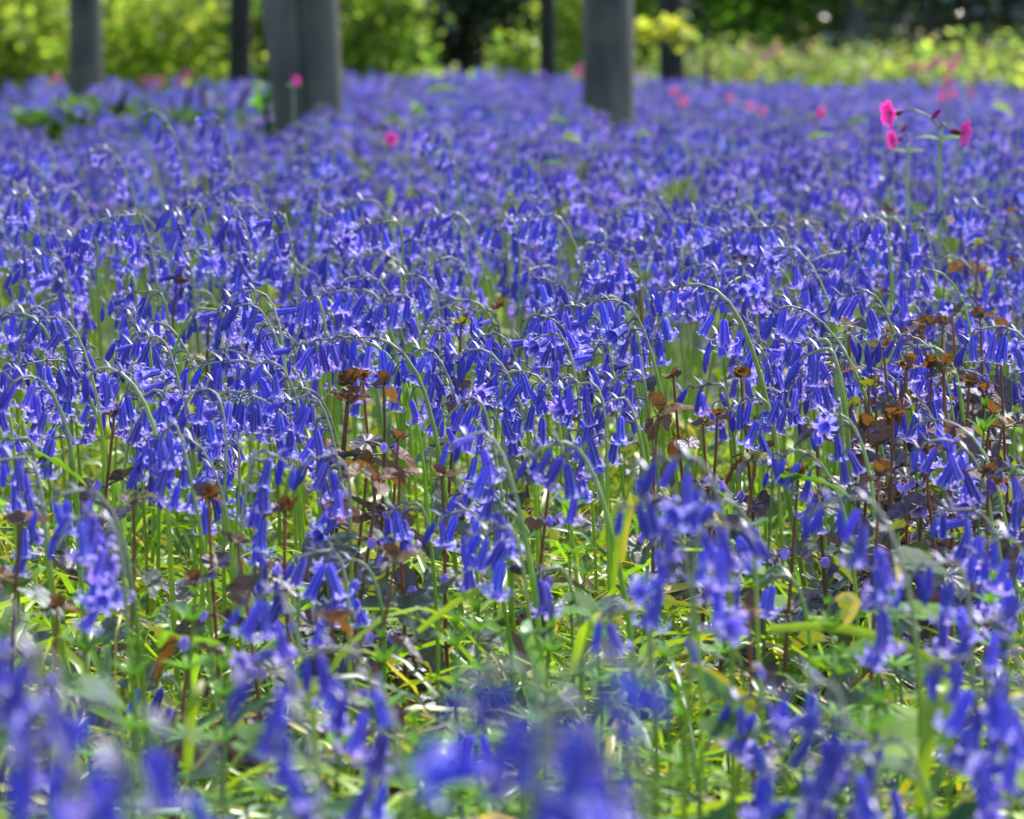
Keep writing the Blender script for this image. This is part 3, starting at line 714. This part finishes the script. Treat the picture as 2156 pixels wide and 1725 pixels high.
for i, (px, py, d, bx, s, lab) in enumerate(IV):
    top = "olive" if any(q in lab for q in ("olive", "yellow", "golden")) else "bronze"
    low = "grey" if any(q in lab for q in ("grey", "silvery", "green")) else "purple"
    ivy(px, py, d, bx + U(-85, 85), s, lab, 2 if i % 2 or "violet" in lab else 1, top, low, 5)

# low ground-ivy leaf mat between the stems, uncountable
mb = MB()
GA = {k: [ivy_leaf(.020, dr, c, .5).arrays() for dr in (.2, .6)] for k, c in (("p", PURP), ("g", GREY), ("o", np.array([.07, .11, .03])))}
x, y = spots(2.1, 4.8, 300, 1.1, .03)
for xi, yi in zip(x, y):
    px, py = to_px((xi, yi, .06))
    if yi < 2.65 and U() < .85: continue
    k = "pgogo"[int(rng.integers(0, 5))]; g = GA[k][int(rng.integers(0, 2))]
    mb.add(*place(g, rot_to([U(-.6, .6), U(-.6, .6), -1], U(0, 6.28)), np.array([xi, yi, gz(xi, yi) + U(.02, .11)]), U(.6, 1.3)))
tag(mb.obj("ground_ivy_leaves", M_IVYG), "mat of low grey green scalloped leaves between the flower stems", "leaves", None, "stuff")

# ------------------------------------------------------------------ cleavers: whorls of narrow leaves on square stems
def whorl_mesh(L, n, up):
    m = MB()
    for k in range(n):
        a = k*2*pi/n + U(-.1, .1); d = np.array([cos(a), sin(a), up])
        leafblade(m, np.zeros(3), d, norm([-cos(a)*up, -sin(a)*up, 1]), L*U(.85, 1.1), L*.20, np.array([.11, .25, .045])*U(.85, 1.2), .12, 5)
    return m.mesh("whorl", M_HERB)
WH = [whorl_mesh(.018, 7, .9), whorl_mesh(.020, 7, .45), whorl_mesh(.022, 8, .25), whorl_mesh(.010, 6, 2.2)]
CL = [(285,1370,1.9,"blurred cleavers shoot between the lower left bells"),(410,1260,2.1,"pale cleavers shoot on a thin stem left of the orange ivy"),(805,1350,2.05,"soft cleavers tuft right of the lower left clearing"),
 (960,1320,2.15,"tall bright cleavers shoot in the central clearing"),(1000,1290,2.2,"cleavers shoot tucked behind the tall central one"),(1195,1030,2.5,"small cleavers whorls under the single soft bell"),
 (1235,1170,2.35,"thin cleavers shoot with many small whorls among central stems"),(1120,1480,1.95,"low cleavers rosette just left of the central blurred bells"),(870,1530,1.9,"bushy green cleavers at the bottom, left of the blurred clump"),
 (1745,1280,2.15,"upright cleavers shoot in the right clearing"),(1880,1270,2.2,"cleavers shoot close to the folded leaf"),(1770,1380,2.1,"cleavers with a wide starry whorl in the right clearing"),
 (2075,860,2.75,"fresh cleavers tip with raised leaves near the right edge"),(1935,1440,1.95,"cleavers beside the hairpin leaf"),(1850,1490,1.8,"blurred cleavers behind the lower right bells"),
 (1160,1330,2.15,"cleavers shoot left of the orange tipped leaf"),(1330,1420,2.0,"cleavers leaning by the tall plain stem"),(1395,1340,2.1,"cleavers tip right of the tall plain stem"),
 (690,1430,1.95,"cleavers shoot rising out of the blurred left bells"),(470,1420,2.0,"cleavers low in the lower left clearing"),(560,1620,1.7,"blurred cleavers at the bottom edge, left"),
 (1010,1640,1.75,"blurred cleavers at the bottom edge, centre"),(1530,1250,2.25,"cleavers behind the single drooping bell"),(1250,1310,2.2,"cleavers over the curled leaf"),(2090,1230,2.2,"cleavers between the right hand stems"),
 (960,1440,2.0,"spreading cleavers in the middle foreground"),(1430,1470,1.95,"cleavers right of the central blurred clump"),(180,1330,2.1,"cleavers behind the far left blurred arch")]
for (px, py, d, lab) in CL:
    a = at(px, py, d); b = at(px + U(-30, 30), py, d); base = np.array([b[0], d + U(-.02, .02), float(gz(b[0], d))])
    t = thing("cleavers", tuple(base), lab, "cleavers", "cleavers shoots in the leafy clearing")
    v = a - base; P = bez(np.zeros(3), v*.3, v*.7 + np.array([U(-.01, .01), 0, 0]), v, 7)
    m = MB(); tube(m, P, np.linspace(.0011, .0006, 7), 4, np.array([.13, .26, .05])); m.obj("stem", M_STEM, t)
    for k, f in enumerate((1.0, .93, .80, .62, .42)):
        p = np.array([np.interp(f, np.linspace(0, 1, 7), P[:, i]) for i in range(3)])
        o = link("leaf_whorl", WH[3 if k == 0 else 0 if k == 1 else 1 if k == 2 else 2], t)
        set_local(o, p, np.array([cos(k*.9), sin(k*.9), U(-.12, .12)]), norm([U(-.2, .2), U(-.2, .2), 1]), U(.85, 1.15))

# ------------------------------------------------------------------ broad-leaved seedlings
def heart(L, Wd, col, tooth=0.0):
    m = MB(); na, nr = 21, 4; th = np.linspace(-pi*.95, pi*.95, na)
    r = (1 - .35*np.exp(-((np.abs(th)-pi)**2)/.2))*(1 + tooth*np.abs(np.sin(th*8)))
    ptx = 1 + .35*np.exp(-(th**2)/.10)
    rows, cs = [], []
    for k in range(nr):
        f = .03 + .97*k/(nr-1)
        X = L*.42 + L*.5*r*ptx*f*np.cos(th); Yv = Wd*.5*r*f*np.sin(th)
        rows.append(np.stack([X, Yv, -L*.3*(X/L)**2 + .25*np.abs(Yv) + L*.03*np.sin(X/L*22)*f], 1)); cs.append(np.tile(col*(.85+.2*f), (na, 1)))
    m.add(np.concatenate(rows), grid_faces(nr, na), np.concatenate(cs))
    return m.mesh("leaf", M_HERB)
HB = [heart(.034, .032, np.array([.13, .25, .02])), heart(.026, .024, np.array([.07, .17, .03])), heart(.032, .020, np.array([.10, .22, .02]), .1), heart(.028, .026, np.array([.045, .11, .05]))]
SPG = "leafy sprouts rising out of the carpet"
def herb(px, py, d, label, cat, name, n, s, kinds, h=None, group="broad leaved herbs low in the clearing"):
    a = at(px, py, d); g = float(gz(a[0], d)); hh = a[2] - g if h is None else h
    t = thing(name, (a[0], d, g), label, cat, group)
    m = MB(); P = bez(np.zeros(3), np.array([0, 0, hh*.3]), np.array([.004, 0, hh*.7]), np.array([U(-.01, .01), 0, hh]), 6)
    tube(m, P, np.linspace(.0014, .0008, 6), 5, np.array([.13, .22, .05])); m.obj("stem", M_STEM, t)
    for k in range(n):
        an = k*2.4 + U(-.3, .3); f = 1 - (k/n)*.65
        p = np.array([np.interp(f, np.linspace(0, 1, 6), P[:, i]) for i in range(3)])
        el = U(-.15, .5); ax = np.array([cos(an)*cos(el), sin(an)*cos(el), sin(el) + (.6*U(-1, 1) if group == SPG else 0)])
        o = link("leaf", HB[kinds[k % len(kinds)]], t); set_local(o, p + ax*.004, ax, norm([U(-.25, .25), U(-.5, .1), 1]), s*U(.75, 1.15))
for (px, py, d, n, s, kd, lab) in [
 (930,1655,1.95,3,1.5,(0,),"bright yellow green heart shaped leaves at the bottom, left of centre"),(1720,1560,1.9,3,1.3,(0,1),"rounded green leaf pair between the lower right bells"),
 (2090,1640,1.85,4,1.3,(0,3),"broad pointed green leaves in the lower right corner"),(1830,1300,2.15,5,1.3,(2,0),"toothed yellow green leaves behind the long arching leaf"),
 (1600,1010,2.5,5,1.2,(2,),"nettle like serrated leaves between right hand stems"),(1740,1600,1.9,3,1.5,(3,),"wide dark blue green leaf under the lower right bells"),
 (450,1560,1.9,5,1.1,(1,3),"dark rounded leaves behind the lower left bells"),(1130,1270,2.3,4,.9,(1,),"small green rosette in the central clearing"),(150,1450,2.0,4,1.3,(1,3),"bluish rounded leaves behind the left blurred clump"),
 (1480,1560,1.9,5,1.1,(1,0),"green leaves at the bottom between the centre and right clumps"),(2080,1380,2.1,4,1.2,(3,1),"dark oval leaves near the right frame edge"),(740,1650,1.85,5,1.1,(1,3),"low green leaves right of the bottom left bells"),
 (1900,1190,2.3,4,1.3,(3,),"crinkled dark green leaf behind the thick leaning stem"),(30,960,2.6,4,1.2,(0,),"light green leaves at the left frame edge"),(2000,1640,1.9,3,1.4,(0,1),"green leaf lying under the hairpin leaf")]:
    herb(px, py, d, lab, "herb", "broadleaf_herb", n, s, kd)
SP = "leafy sprouts rising out of the carpet"
for (px, py, d, n, s, lab) in [
 (1180,290,5.6,6,.9,"green sprout with a folded heart shaped leaf above the middle bells"),(1160,250,6.5,5,.8,"soft leafy sprout just behind the folded leaf sprout"),
 (1340,290,6.6,3,.7,"pale green sprout below the big grey trunk"),(1700,300,6.6,3,1.1,"light green sprout in the right hand carpet"),(2090,220,7.5,3,1.1,"small green sprout above the campion on the right"),
 (890,200,9.5,8,1.8,"grey green sprout among the far bells left of centre"),(800,250,8.5,7,1.5,"yellow green sprout in the pale part of the carpet"),(1780,270,7.2,3,1.2,"greenish sprout left of the campion"),
 (860,220,10.0,8,1.8,"tall pale sprout behind the yellow green one"),(920,230,9.0,6,1.6,"pale sprout next to the grey green one")]:
    herb(px, py, d, lab, "plant", "leafy_sprout", n, s, (0, 1, 0), None, SP)

# ------------------------------------------------------------------ red campion
def camp_flower(c):
    m = MB()
    for k in range(5):
        for s in (-.19, .19):
            a = k*2*pi/5 + s
            leafblade(m, np.array([.0105, 0, 0]), np.array([.18, cos(a), sin(a)]), np.array([1., .01, .01]), .0115, .0078, c, 0, 5)
    tube(m, [(.0, 0, 0), (.004, 0, 0), (.0095, 0, 0), (.0112, 0, 0)], [.0010, .0026, .0022, .0012], 7, np.array([.13, .012, .03]))
    return m.mesh("flower", M_CAMP)
CF = camp_flower(np.array([.74, .09, .46])); CF2 = camp_flower(np.array([.66, .24, .42]))
CB = MB(); tube(CB, [(0, 0, 0), (.003, 0, 0), (.007, 0, 0), (.011, 0, 0), (.013, 0, 0)], [.001, .0026, .0025, .0022, .0004], 7, np.array([.30, .015, .09])); CBM = CB.mesh("bud", M_CAMP)
def campion(px, py, d, flowers, label, h=None, s=1.0, bright=True, buds=1, bx=0):
    """flowers: offsets in metres from the branching point, with facing"""
    a = at(px, py, d); g = float(gz(a[0], d)); hh = a[2]-g
    t = thing("red_campion", (a[0] + bx, d, g), label, "red campion", "red campions dotted through the bluebells")
    v = np.array([-bx, 0, hh]); P = bez(np.zeros(3), np.array([0, 0, hh*.35]), v*np.array([1, 1, .7]), v, 8)
    m = MB(); tube(m, P, np.linspace(.0024, .0016, 8)*s, 6, np.array([.36, .45, .28]))
    for (dx, dy, dz, fx) in flowers:
        e = v + np.array([dx, dy, dz]); tube(m, bez(v, v + np.array([dx*.3, dy*.3, dz*.2+.012]), e + np.array([-fx*.008, 0, .006]), e, 6), .0008*s, 4, np.array([.20, .15, .07]))
    m.obj("stem", M_STEM, t)
    for k, (dx, dy, dz, fx) in enumerate(flowers):
        e = v + np.array([dx, dy, dz]); o = link("flower", CF if bright else CF2, t)
        set_local(o, e, np.array([fx, -.55, -.12]), np.array([0, 0, 1.]), s*U(.95, 1.1))
    for k in range(buds):
        o = link("bud", CBM, t); e = v + np.array([-.008+.014*k, 0, .010]); set_local(o, e, np.array([.5, -.2, .6]), np.array([0, 1., .1]), s*.75)
    for k, (an, z) in enumerate(((0.2, .97), (pi+.3, .97), (1.2, .6), (4.2, .6))):
        o = link("leaf", HB[2], t); p = v*z; set_local(o, p, np.array([cos(an), sin(an), .45]), np.array([0, -.2, 1.]), s*(.55 if z > .9 else .9))
D0 = 4.1
campion(1980, 272, D0, [(-.036, .0, .016, -1.0), (.008, -.01, -.002, .9)], "tall red campion with two pink flowers and dark buds standing above the bells at right", buds=1, s=1.25)
campion(1912, 300, 4.4, [(-.006, 0, .004, -1.0)], "shorter campion stalk with one pink bloom facing away left, beside the tall campion", buds=1)
for (px, py, d, s, fl, br, lab) in [
 (618,168,8.0,1.0,[(0,0,0,.3)],True,"single magenta campion in front of the double trunk"),
 (815,290,6.5,1.0,[(0,0,0,.3)],True,"lone pink campion left of the middle of the carpet"),
 (1436,212,9.0,1.2,[(0,0,0,.1),(-.01,0,.02,-.3)],True,"pink campion right of the big grey trunk"),
 (1722,235,8.0,1.2,[(0,0,0,.2)],True,"bright pink campion dot between trunk and tall campion"),
 (1600,232,9.5,1.2,[(0,0,0,.2)],True,"small pink campion left of the bright dot"),
 (1575,222,11,1.2,[(0,0,0,.2),(-.05,0,.02,.1)],False,"dull pink campion pair in the far carpet"),
 (1535,205,13,1.3,[(0,0,0,.2)],False,"faint pink campion far back right of the trunk"),
 (1990,170,11,1.4,[(0,0,0,.2),(.0,0,-.03,-.3),(.01,0,.04,.1)],True,"tallest far campion with a column of pink flowers above the tall one"),
 (2000,195,10.5,1.3,[(0,0,0,.2),(-.012,0,-.012,-.3)],True,"pink campion directly below the far column"),
 (2040,195,11,1.2,[(0,0,0,.2)],True,"small pink campion right of the far column"),
 (1610,115,22,2.6,[(0,0,0,.2),(.05,0,.03,.2),(-.07,0,.02,-.1)],False,"pale pink blossoms in the bright strip behind the field"),
 (1920,140,21,2.4,[(0,0,0,.2),(.06,0,.0,.2),(.12,0,.02,-.1)],False,"pale pink blossoms in the bright strip farther right"),
 (1975,128,21,2.4,[(0,0,0,.2),(.08,0,.02,.2)],False,"orange pink blossoms just left of the far campion column"),
 (90,175,20,2.6,[(0,0,0,.2),(.06,0,.02,.2)],False,"pale pink blossoms at the foot of the left yellow bush"),
 (330,170,20,2.6,[(0,0,0,.2),(.09,0,.01,.2),(-.06,0,.0,.2)],False,"pale pink blossoms between the two left trunks"),
 (375,168,20,2.6,[(0,0,0,.2),(.03,0,.03,.2)],False,"second pink patch between the two left trunks"),
 (1212,150,19,2.2,[(0,0,0,.2),(.02,0,.02,.2)],False,"pale pink blossom touching the big grey trunk's left side"),
 (1505,125,23,2.0,[(0,0,0,.2)],False,"faint pink blossom just right of the thin dark trunk")]:
    campion(px, py, d, fl, lab, s=s*(.85 if d > 7.5 else 1), bright=br and d < 8.5, buds=1)

# ------------------------------------------------------------------ leaf clouds for bushes, crowns and the far wood
def leaf_cloud(mb, C, R, n, size, cols, clumps=14, flat=1.0, low=0.0):
    """n small bent leaves in clumps through an ellipsoid"""
    cc = rng.normal(0, 1, (clumps, 3)); cc /= np.linalg.norm(cc, axis=1)[:, None]; cc *= U(.25, .95, (clumps, 1))
    k = rng.integers(0, clumps, n)
    p = cc[k] + rng.normal(0, .24, (n, 3))
    p = C + p*np.asarray(R)
    p[:, 2] = np.maximum(p[:, 2], low)
    a = U(0, 6.28, n); el = U(-.6, .9, n)
    d = np.stack([np.cos(a)*np.cos(el), np.sin(a)*np.cos(el), np.sin(el)], 1)
    nn = rng.normal(0, .6, (n, 3)) + np.array([0, 0, 1.]); s = np.cross(d, nn); s /= np.linalg.norm(s, axis=1)[:, None]; nn = np.cross(s, d)
    L = (size*U(.6, 1.3, n))[:, None]; W = L*.32
    A = p; B = p + d*L*.5 + s*W; Cc = p + d*L - nn*L*.12; D = p + d*L*.5 - s*W
    v = np.stack([A, B, Cc, D], 1).reshape(-1, 3)
    f = np.arange(4*n).reshape(-1, 4)
    cols = np.asarray(cols); ci = cols[rng.integers(0, len(cols), n)]*(U(.7, 1.3, clumps)[k])[:, None]*U(.8, 1.2, (n, 1))
    mb.add(v, f, np.repeat(ci, 4, 0))
def bush(px, d, rx, rz, n, size, cols, mat, label, name="shrub", ry=None, cat="shrub", group=None, zc=None, clumps=14, stems=5):
    a = at(px, 120, d); g = float(gz(a[0], d))
    t = thing(name, (a[0], d, g), label, cat, group)
    m = MB(); zc = rz*.9 if zc is None else zc
    leaf_cloud(m, np.array([0, 0, zc]), (rx, ry or rx*.8, rz), n, size, cols, clumps, low=.02)
    m.obj("foliage", mat, t)
    m = MB()
    for k in range(stems):
        e = np.array([U(-.7, .7)*rx, U(-.5, .5)*rx, zc*U(.9, 1.4)])
        tube(m, bez(np.zeros(3), np.array([0, 0, e[2]*.4]), e*.7, e, 6), np.linspace(.018, .005, 6), 5, np.array([.09, .07, .05]))
    m.obj("stems", M_BARK_DARK, t)
YG = [(.44, .50, .10), (.34, .44, .08), (.46, .48, .13), (.22, .34, .07)]
BK = [(.24, .32, .10), (.18, .27, .08), (.29, .30, .13), (.13, .22, .07), (.28, .22, .12)]
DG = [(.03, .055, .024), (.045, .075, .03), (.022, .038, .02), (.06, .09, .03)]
MG = [(.14, .26, .03), (.18, .32, .03), (.10, .18, .035)]
HG = [(.07, .10, .075), (.10, .13, .11), (.05, .075, .055)]
for (px, d, rx, rz, n, sz, cols, mt, lab, zc) in [
 (20,21.5,.85,.50,6000,.06,YG,M_WOODLEAF,"bright yellow green bush at the far left behind the first trunk",.45),
 (330,22,.75,.42,5200,.06,YG,M_WOODLEAF,"low rounded yellow green bush between the two left trunks",.32),
 (235,24,.35,.8,2500,.07,YG,M_WOODLEAF,"upright yellow green shrub just right of the first trunk",.75),
 (455,23,.25,.8,1800,.07,MG,M_WOODLEAF,"thin green shrub left of the slim dark trunk",.8),
 (770,19.5,.26,.50,2200,.05,MG+YG[:2],M_WOODLEAF,"bright green sapling bush right of the double trunk",.36),
 (850,22,.5,.13,2000,.05,YG,M_WOODLEAF,"low yellow green herbs under the dark evergreens",.16),
 (560,22,.3,.6,1800,.05,MG,M_WOODLEAF,"green shrub peeping out left of the double trunk",.4),
 (1100,23,.22,.24,1300,.05,YG+MG,M_WOODLEAF,"pale green bush left of the thin brown trunk",.22),
 (1205,24,.26,.7,2400,.06,YG,M_WOODLEAF,"yellow green bush between brown trunk and big grey trunk",.45),
 (1350,25,.28,.8,2400,.06,MG+YG[:1],M_WOODLEAF,"green bush right of the big grey trunk",.5),
 (1600,27,.85,.75,3800,.09,MG,M_WOODLEAF,"large mid green shrub right of the dark slim trunk",.75),
 (1500,22.5,.8,.27,6500,.05,BK,M_WOODLEAF,"low sunlit herb bank right of the dark slim trunk",.10),
 (1790,22.8,1.0,.26,8000,.05,BK,M_WOODLEAF,"long low sunlit herb bank in the right background",.09),
 (2100,22.3,.9,.27,7500,.05,BK+YG[:1],M_WOODLEAF,"sunlit golden herb bank at the right edge",.10),
 (960,27,1.3,1.2,14000,.07,DG,M_GLOSSLEAF,"dark evergreen shrub filling the middle background",.95),
 (1120,30,1.2,1.2,9000,.08,DG,M_GLOSSLEAF,"dark shrub behind the thin brown trunk",1.1),
 (1760,31,1.6,1.4,8000,.10,HG+DG,M_GLOSSLEAF,"dark glossy holly bush in the right background",1.2),
 (2060,28,1.5,1.3,8500,.09,HG,M_GLOSSLEAF,"glossy grey green holly bush at the far right",1.1),
 (1480,31,1.0,1.3,5000,.10,HG,M_GLOSSLEAF,"glossy dark bush behind the thin dark trunk",1.1),
 (560,29,1.5,1.3,10000,.08,DG,M_GLOSSLEAF,"dark evergreen bush behind the double trunk",1.1),
 (330,30,1.5,1.0,9000,.08,DG+MG[:1],M_GLOSSLEAF,"dark shrub above the low yellow green bush",1.3),
 (60,29,1.6,.9,8000,.08,DG+MG[:1],M_WOODLEAF,"shaded green shrub behind the far left yellow bush",1.35)]:
    bush(px, d, rx, rz, n, sz, cols, mt, lab, zc=zc, group="shrubs closing the view behind the field", clumps=max(14, int(n/400)))
# yellow leafy spray by the big trunk
t = thing("yellow_leaf_spray", tuple(at(1480, 120, 16) * np.array([1, 1, 0]) + np.array([0, 0, float(gz(.6, 16))])), "bright yellow leafed branch hanging between the grey trunk and the dark trunk", "branch")
m = MB(); e0 = at(1345, 68, 15.6) - np.array(t.location); e1 = at(1418, 72, 15.6) - np.array(t.location)
leaf_cloud(m, e0, (.07, .06, .035), 75, .045, [(.72, .68, .12), (.6, .6, .10)], 6)
leaf_cloud(m, e1, (.055, .06, .045), 90, .045, [(.74, .70, .14), (.6, .6, .10)], 6)
m.obj("leaves", M_WOODLEAF, t)
m = MB(); tube(m, bez(np.zeros(3), np.array([.05, 0, .5]), e1 + np.array([.1, 0, .25]), e1, 10), np.linspace(.008, .003, 10), 5, np.array([.1, .08, .04]))
tube(m, bez(e1, e1*.6+e0*.4 + np.array([0, 0, .03]), e0, e0 - np.array([.05, 0, 0]), 6), .003, 5, np.array([.1, .08, .04])); m.obj("twig", M_BARK_DARK, t)
# green clump in the left of the carpet
for (px, d, n, lab) in [(90,10.9,130,"dark green leafy clump at the left of the carpet"),(170,10.6,150,"bright green leafy clump in front of the first trunk"),(260,10.8,220,"largest green leafy clump left of the tall bells"),(360,11.0,110,"green leafy clump behind the tall bells"),(440,11.0,140,"green leafy clump left of the double trunk")]:
    bush(px, d, .15, .05, n, .045, [(.09, .19, .03), (.07, .15, .04)], M_HERB, lab, "leafy_clump", cat="leafy clump", group="green clumps in the left of the carpet", zc=.24, clumps=7, stems=3)
bush(668, 9.2, .03, .06, 45, .032, MG, M_WOODLEAF, "green climbing leaves at the foot of the double trunk", "leafy_clump", cat="leafy clump", zc=.24, clumps=5, stems=2)
bush(580, 9.9, .04, .09, 55, .035, [(.14, .30, .02)], M_WOODLEAF, "bright green leaves against the left edge of the double trunk", "leafy_clump", cat="leafy clump", zc=.30, clumps=5, stems=2)

# far wood, one mass
mb = MB()
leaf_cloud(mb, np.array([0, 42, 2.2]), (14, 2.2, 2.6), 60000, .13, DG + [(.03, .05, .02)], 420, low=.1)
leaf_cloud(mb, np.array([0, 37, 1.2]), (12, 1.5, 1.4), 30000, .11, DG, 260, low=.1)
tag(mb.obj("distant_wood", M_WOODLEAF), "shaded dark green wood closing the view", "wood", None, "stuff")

# ------------------------------------------------------------------ trees
def tree(trunks, d, label, mat, height=7.5, crown_n=1500, seed=0, limbs=6, name="tree"):
    """trunks: list of (px at top of the picture, px at the ground line, diameter, py of the ground line)"""
    x0 = at(trunks[0][1], 200, d)[0]; g = float(gz(x0, d))
    t = thing(name, (x0, d, g), label, "tree", "trees standing at the far side of the carpet")
    tops = []
    for (pt, pb, dia) in trunks:
        xt, xb = at(pt, 0, d)[0], at(pb, 200, d)[0]
        lean = (xt-xb)/(at(pt, 0, d)[2]-g)
        z = np.array([-.05, .03, .10, .22, .45, .8, 1.5, 3, 5, height])
        xs = (xb - x0) + lean*np.minimum(z, 1.2) + .04*lean*z
        P = np.stack([xs, .02*np.sin(z*1.3), z], 1)
        r = dia/2*np.array([1.6, 1.38, 1.18, 1.06, 1, .98, .92, .75, .5, .12])
        m = MB(); tube(m, P, r, 14, np.array([.1, .1, .1]))
        v = m.V[0]; ang = np.arctan2(v[:, 1]-np.repeat(P[:, 1], 14), v[:, 0]-np.repeat(P[:, 0], 14))
        v += (np.stack([np.cos(ang), np.sin(ang), 0*ang], 1)*(dia*.035*np.sin(ang*3+v[:, 2]*4) + dia*.02*np.sin(ang*5-v[:, 2]*9))[:, None]).astype(np.float32)
        m.obj("trunk", mat, t); tops.append(P)
    for k in range(limbs):
        P = tops[k % len(tops)]; zz = U(2.6, height-1.2); b = np.array([np.interp(zz, P[:, 2], P[:, i]) for i in range(3)])
        a = k*2.4+seed; e = b + np.array([cos(a)*U(.8, 1.5), sin(a)*U(.8, 1.5), U(.7, 1.5)])
        m = MB(); tube(m, bez(b, b + (e-b)*np.array([.4, .4, .15]), b + (e-b)*np.array([.8, .8, .6]), e, 7), np.linspace(.028, .007, 7), 6, np.array([.1, .1, .1])); m.obj("limb", mat, t)
    m = MB(); leaf_cloud(m, np.array([0, 0, height*.72]), (1.5, 1.5, height*.26), crown_n, .10, [(.14, .26, .03), (.10, .20, .03)], 26)
    m.obj("crown", M_WOODLEAF, t)
tree([(178,180,.115)], 15, "grey trunked tree nearest the left edge, standing in the bells", M_BARK_GREY, seed=1)
tree([(594,650,.096),(668,688,.090)], 9.7, "grey tree with two fused stems parting upwards, left of centre", M_BARK_GREY, seed=2)
tree([(505,503,.095)], 18.5, "slim dark trunk left of the double stemmed tree", M_BARK_DARK, seed=3, crown_n=450)
tree([(1151,1153,.085)], 22, "thin brown trunk left of the big grey trunk", M_BARK_DARK, seed=4, crown_n=450)
tree([(1278,1283,.140)], 12, "thick straight grey trunk right of centre", M_BARK_GREY, seed=5)
tree([(1412,1416,.105)], 18, "dark slim trunk behind the yellow leaf spray", M_BARK_DARK, seed=6, crown_n=450)
tree([(1790,1785,.20)], 27, "pale blurred trunk among the hollies in the right background", M_BARK_GREY, seed=7, crown_n=450)
tree([(262,215,.07),(240,225,.05)], 23, "thin leaning dark sapling right of the first grey trunk", M_BARK_DARK, seed=8, crown_n=250, height=5.5, limbs=3)
tree([(430,470,.06)], 24, "thin leaning dark stem left of the slim dark trunk", M_BARK_DARK, seed=9, crown_n=250, height=5.5, limbs=3)
